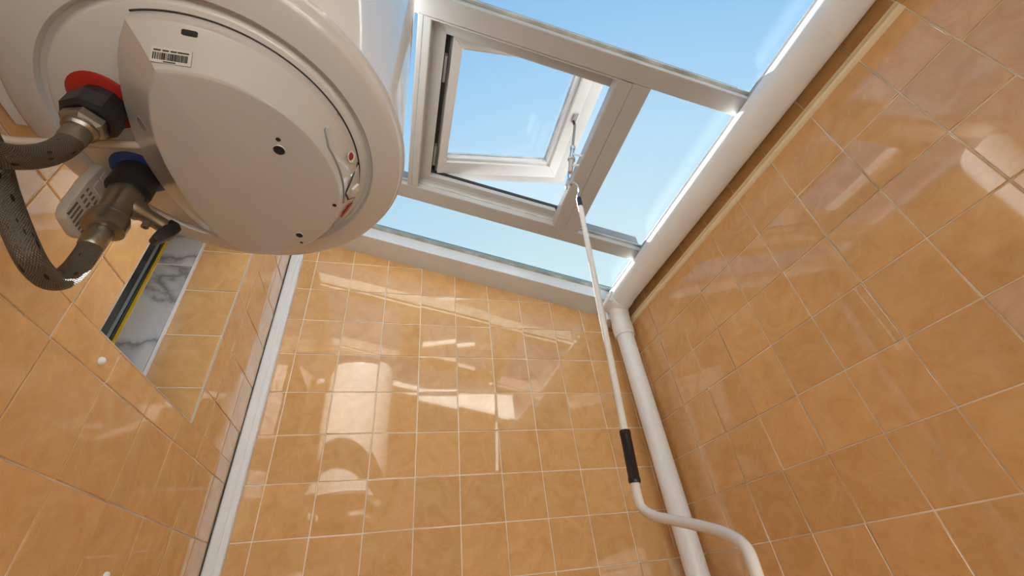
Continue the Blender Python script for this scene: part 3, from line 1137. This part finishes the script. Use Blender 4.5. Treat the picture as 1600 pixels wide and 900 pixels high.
extrude_poly(bm, [lab(-LW, -LH, 0.001), lab(LW, -LH, 0.001), lab(LW, LH, 0.001), lab(-LW, LH, 0.001)], nn * 0.006 * T)
sticker = finish('barcode_label', bm, 'label', cover, label='small white barcode sticker')
bm = bmesh.new()
x = -LW + 0.012
rb = random.Random(5)
while x < LW - 0.02:
    w = rb.choice((0.003, 0.004, 0.007, 0.010))
    extrude_poly(bm, [lab(x, -0.032, 0.0065), lab(x + w, -0.032, 0.0065), lab(x + w, 0.014, 0.0065), lab(x, 0.014, 0.0065)], nn * 0.002 * T)
    x += w + rb.choice((0.002, 0.003, 0.005))
for a, b in ((-0.10, -0.06), (-0.05, -0.015), (-0.005, 0.03), (0.035, 0.10)):
    extrude_poly(bm, [lab(a, 0.024, 0.0065), lab(b, 0.024, 0.0065), lab(b, 0.034, 0.0065), lab(a, 0.034, 0.0065)], nn * 0.002 * T)
extrude_poly(bm, [lab(-0.04, -0.046, 0.0065), lab(0.03, -0.046, 0.0065), lab(0.03, -0.039, 0.0065), lab(-0.04, -0.039, 0.0065)], nn * 0.002 * T)
finish('barcode', bm, 'ink', cover)


# control panel on the right flank of the cover
def flank(a, h, lift):
    """point on the cover flank: angle a (deg), h 0..1 from base to face"""
    r0, r1 = 1.04, 0.93 - 0.085 * (abs(a) / 95) ** 2
    z0, z1 = 3.262, 2.905
    zz = z0 + (z1 - z0) * h
    # walk the loft profile
    tt = 0.0
    for (za, ta, _), (zb, tb, _) in zip(levels, levels[1:]):
        if zb <= zz <= za:
            tt = ta + (tb - ta) * (za - zz) / (za - zb)
            break
    b = Vector((1.04 * math.cos(math.radians(a)), 1.04 * math.sin(math.radians(a)), 0))
    f = Vector((r1 * math.cos(math.radians(a)), r1 * math.sin(math.radians(a)), 0))
    q = b.lerp(f, tt)
    out = Vector((math.cos(math.radians(a)), math.sin(math.radians(a)), -0.45)).normalized()
    return V(CX + q.x, CY + q.y, zz) + out * lift * T


def flank_patch(name, outline, lift0, lift1, mat, label=None, parent=cover):
    """outline: polygon of (a, h), curved with the flank"""
    bm = bmesh.new()
    dense = []
    for i, (a, h) in enumerate(outline):
        a2, h2 = outline[(i + 1) % len(outline)]
        m = max(1, int(abs(a2 - a) / 3))
        for k in range(m):
            t = k / m
            dense.append((a + (a2 - a) * t, h + (h2 - h) * t))
    bot = [bm.verts.new(flank(a, h, lift0)) for a, h in dense]
    top_ = [bm.verts.new(flank(a, h, lift1)) for a, h in dense]
    ca = sum(a for a, _ in dense) / len(dense)
    chh = sum(h for _, h in dense) / len(dense)
    c = bm.verts.new(flank(ca, chh, lift1))
    m = len(dense)
    for i in range(m):
        j = (i + 1) % m
        bm.faces.new((bot[i], bot[j], top_[j], top_[i]))
        bm.faces.new((top_[i], top_[j], c))
    return finish(name, bm, mat, parent, SM, label)


PANEL = [(-29, 0.10), (-10, 0.10), (10, 0.10), (16, 0.36), (10, 0.84), (-8, 0.86), (-24, 0.84), (-30, 0.66)]
flank_patch('panel_gap', [(a * 1.035, 0.47 + (h - 0.47) * 1.09) for a, h in PANEL], -0.02, 0.004, 'knockout')
flank_patch('control_panel', PANEL, -0.02, 0.010, 'shell')
WIN = [(-4, 0.16), (8, 0.14), (14, 0.30), (10, 0.66), (4, 0.80), (0, 0.55)]
flank_patch('window_gap', [(5 + (a - 5) * 1.13, 0.45 + (h - 0.45) * 1.13) for a, h in WIN], 0.008, 0.013, 'gasket')
flank_patch('panel_window', WIN, 0.010, 0.017, 'greyplastic', 'grey lozenge window')
flank_patch('window_tab', [(4, 0.36), (8.5, 0.36), (8.5, 0.60), (4, 0.60)], 0.017, 0.040, 'enamel')
flank_patch('warning_strip', [(18, 0.34), (25, 0.46), (25, 0.66), (18, 0.54)], 0.004, 0.014, 'red', 'small red strip')
q0 = flank(-12.5, 0.42, 0.01)
q1 = flank(-12.5, 0.42, 0.03)
bm = bmesh.new()
lathe(bm, [(0.045, 0.0), (0.05, 0.01), (0.036, 0.008), (0.034, 0.004)], q0, q1 - q0, 24, close=False)
finish('lamp_bezel', bm, 'enamel', cover, SM)
bm = bmesh.new()
lathe(bm, [(0.034, 0.0), (0.028, 0.01), (0, 0.014)], q0, q1 - q0, 24, close=False)
finish('pilot_lamp', bm, 'lamp_red', cover, SM, 'dark red pilot lamp')

# collars at the two connections
HOT, COLD = (-2.215, 2.25), (-2.235, 2.90)
for (x, y), nm, mat, rr_ in ((HOT, 'hot_collar', 'red', 0.215), (COLD, 'cold_collar', 'blue', 0.205)):
    bm = bmesh.new()
    lathe(bm, [(0.05, 0.05), (rr_, 0.05), (rr_ + 0.01, 0.0), (rr_ * 0.92, -0.022), (0.06, -0.03)], V(x, y, 3.245), n=40)
    finish(nm, bm, mat, heater, SM, ('red' if mat == 'red' else 'blue') + ' plastic collar')
# wall hook behind the tank
for y0 in (1.75,):
    bm = bmesh.new()
    box(bm, XL + 0.012, -2.62, y0, y0 + 0.22, 3.55, 3.72)
    box(bm, XL + 0.012, XL + 0.10, y0 - 0.12, y0 + 0.34, 3.42, 4.1)
    bevel(bm, 0.02, 2)
    finish('wall_bracket', bm, 'pipe', heater)
bm = bmesh.new()
box(bm, XL + 0.015, -2.80, 1.70, 2.75, 3.46, 3.54)
bevel(bm, 0.02, 2)
finish('spacer', bm, 'pipe', heater)


def hexnut(bm, p, d, r, h, n=6):
    lathe(bm, [(r * 0.80, 0), (r, 0.02), (r, h - 0.02), (r * 0.80, h)], p, d, n)


# ------------------------------------------------------------------ hot hose
DOWN = Vector((0, 0, -1))
hot = thing('braided_hose', V(HOT[0], HOT[1], 2.9), 'steel braided hose below the red collar of the water heater', 'hose', 'braided hoses under the water heater')
bm = bmesh.new()
lathe(bm, [(0.12, 0), (0.145, 0.01), (0.15, 0.10)], V(HOT[0], HOT[1], 3.225), DOWN, 12)
hexnut(bm, V(HOT[0], HOT[1], 3.15), DOWN, 0.168, 0.17, 8)
finish('union', bm, 'black', hot, math.radians(25), 'black plastic union nut')
bm = bmesh.new()
hexnut(bm, V(HOT[0], HOT[1], 2.985), DOWN, 0.130, 0.10, 6)
lathe(bm, [(0.10, 0), (0.10, 0.03), (0.085, 0.05)], V(HOT[0], HOT[1], 2.895), DOWN, 24)
finish('nut', bm, 'brass', hot, math.radians(25))
bm = bmesh.new()
lathe(bm, [(0.074, 0), (0.078, 0.02), (0.078, 0.10), (0.07, 0.13)], V(HOT[0], HOT[1], 2.86), DOWN, 24)
finish('ferrule', bm, 'brass', hot, SM)
bm = bmesh.new()
hp = [V(HOT[0], HOT[1], 2.80), V(-2.215, 2.25, 2.70), V(-2.215, 2.22, 2.58), V(-2.215, 2.16, 2.45), V(-2.215, 2.06, 2.31), V(-2.21, 1.92, 2.20), V(-2.2, 1.70, 2.12), V(-2.22, 1.4, 2.06), V(-2.40, 1.05, 2.0), V(-2.75, 0.85, 1.97), V(-3.11, 0.82, 1.97)]
tube(bm, smooth_path(hp, 10), 0.072, 24, uv=True)
finish('hose', bm, 'braid', hot, SM)

# ------------------------------------------------------------------ safety valve and cold hose
vx, vy = COLD
valve = thing('safety_valve', V(vx, vy, 2.7), 'metal safety valve with black lever below the blue collar', 'valve')
bm = bmesh.new()
lathe(bm, [(0.12, 0), (0.15, 0.01), (0.155, 0.22), (0.13, 0.235)], V(vx, vy, 3.22), DOWN, 24)
finish('union', bm, 'black', valve, SM, 'black plastic union')
bm = bmesh.new()
lathe(bm, [(0.105, 0), (0.118, 0.02), (0.118, 0.10), (0.105, 0.16), (0.10, 0.27), (0.12, 0.285), (0.125, 0.30), (0.12, 0.315)], V(vx, vy, 2.99), DOWN, 32)
finish('body', bm, 'brass', valve, SM)
sd = Vector((0.80, 0.62, -0.20)).normalized()
q = V(vx, vy, 2.88)
bm = bmesh.new()
lathe(bm, [(0.085, 0), (0.085, 0.14), (0.062, 0.17), (0.062, 0.30), (0.05, 0.33)], q, sd, 24)
finish('side_outlet', bm, 'brass', valve, SM)
bm = bmesh.new()
lathe(bm, [(0.028, 0), (0.028, 0.075), (0.014, 0.075), (0.014, 0.03)], q + sd * 0.21 * T + Vector((0, 0, -0.035 * T)), DOWN, 16, close=False)
finish('drain_nipple', bm, 'brass', valve, SM)
bm = bmesh.new()
l0 = q + sd * 0.34 * T
up = Vector((0, 0, 1))
sx = sd
sy = Vector((0, 0, 1)).cross(sd).normalized()
outl = [(-0.02, 0.07), (0.05, 0.075), (0.085, 0.03), (0.06, -0.06), (0.005, -0.155), (-0.035, -0.20), (-0.075, -0.18), (-0.065, -0.11), (-0.035, -0.02)]
extrude_poly(bm, [l0 + sx * (a + 0.01) * T + up * b * T - sy * 0.05 * T for a, b in outl], sy * 0.10 * T)
bevel(bm, 0.014, 2)
finish('lever', bm, 'black', valve, SM, 'black plastic lever')

cold = thing('braided_hose', V(vx, vy, 2.0), 'steel braided hose looping down below the valve with the black lever', 'hose', 'braided hoses under the water heater')
bm = bmesh.new()
lathe(bm, [(0.085, -0.01), (0.128, 0.0), (0.135, 0.015), (0.135, 0.115), (0.115, 0.13), (0.08, 0.13)], V(vx, vy, 2.675), DOWN, 32)
finish('nut', bm, 'brass', cold, SM)
bm = bmesh.new()
lathe(bm, [(0.072, 0), (0.08, 0.02), (0.078, 0.17), (0.07, 0.18)], V(vx, vy, 2.55), DOWN, 24)
finish('ferrule', bm, 'brass', cold, SM)
bm = bmesh.new()
hp = [V(vx, vy, 2.42), V(vx, vy + 0.005, 2.28), V(vx, vy - 0.005, 2.15), V(vx, vy - 0.045, 2.04), V(vx, vy - 0.13, 1.975), V(vx, vy - 0.24, 1.965), V(vx, 2.54, 1.99), V(vx * 1.03, 2.43, 2.122), V(vx * 1.07, 2.333, 2.295), V(vx * 1.10, 2.156, 2.486), V(-2.52, 1.85, 2.62), V(-2.62, 1.40, 2.68), V(-2.82, 1.08, 2.66), V(-3.11, 0.95, 2.63)]
tube(bm, smooth_path(hp, 10), 0.072, 24, uv=True)
finish('hose', bm, 'braid', cold, SM)

# ------------------------------------------------------------------ vented grey housing behind the valve
vb = thing('vented_housing', V(-2.5, 3.0, 2.64), 'pale grey vented plastic housing hanging behind the cold water valve', 'plug housing')
bm = bmesh.new()
prof = [(2.855, 3.24), (2.84, 3.0), (2.835, 2.76), (2.85, 2.68), (2.895, 2.625), (3.06, 2.605), (3.125, 2.63), (3.16, 2.70), (3.18, 3.0), (3.19, 3.12), (3.16, 3.20), (3.06, 3.25)]
extrude_poly(bm, [V(-2.56, y, z) for y, z in prof], V(0.08, 0, 0) - V(0, 0, 0))
bevel(bm, 0.02, 2)
finish('shell', bm, 'greyplastic', vb, SM)
for z0, z1, ny_ in ((2.64, 2.795, 8), (2.825, 2.89, 7), (2.91, 2.965, 7)):
    for k in range(ny_):
        yy = 2.86 + 0.30 * (k + 0.5) / ny_
        bm = bmesh.new()
        box(bm, -2.50, -2.478, yy - 0.009, yy + 0.009, z0 + 0.02 * abs(k - 3.5) / 3.5, z1)
        finish('vent_slot', bm, 'vent', vb)  # nearly flush dark bars, slot shade put into their colour
for z0, z1 in ((3.0, 3.10), (3.12, 3.21)):
    bm = bmesh.new()
    box(bm, -2.50, -2.474, 2.90, 3.05, z0, z1)
    bevel(bm, 0.008, 1)
    finish('rating_panel', bm, 'greyplastic', vb)

# ------------------------------------------------------------------ cable
bm = bmesh.new()
cp = [V(-2.00, 2.53, 3.19), V(-2.10, 2.55, 3.165), V(-2.43, 2.58, 3.15), V(-2.75, 2.62, 3.13), V(-2.95, 2.58, 3.08), V(-3.03, 2.40, 3.02), V(-3.04, 2.0, 2.95), V(-3.05, 1.5, 2.9), V(-3.11, 1.3, 2.88)]
tube(bm, smooth_path(cp, 8), 0.034, 14)
o = finish('power_cable', bm, 'cable', None, SM)
tag(o, 'beige power cable running under the water heater to the left wall', 'cable')

# ------------------------------------------------------------------ wall plugs
for (y, z), lb in (((5.02, 2.52), 'small white screw cap on the left wall below the niche'), ((6.85, 0.69), 'small white screw cap low on the left wall, farther down')):
    bm = bmesh.new()
    lathe(bm, [(0.045, 0), (0.045, 0.012), (0.038, 0.03), (0.02, 0.042), (0, 0.046)], V(XL, y, z), Vector((1, 0, 0)), 24)
    o = finish('screw_cap', bm, 'alu', None, SM)
    tag(o, lb, 'screw cap', 'white screw caps on the left wall')
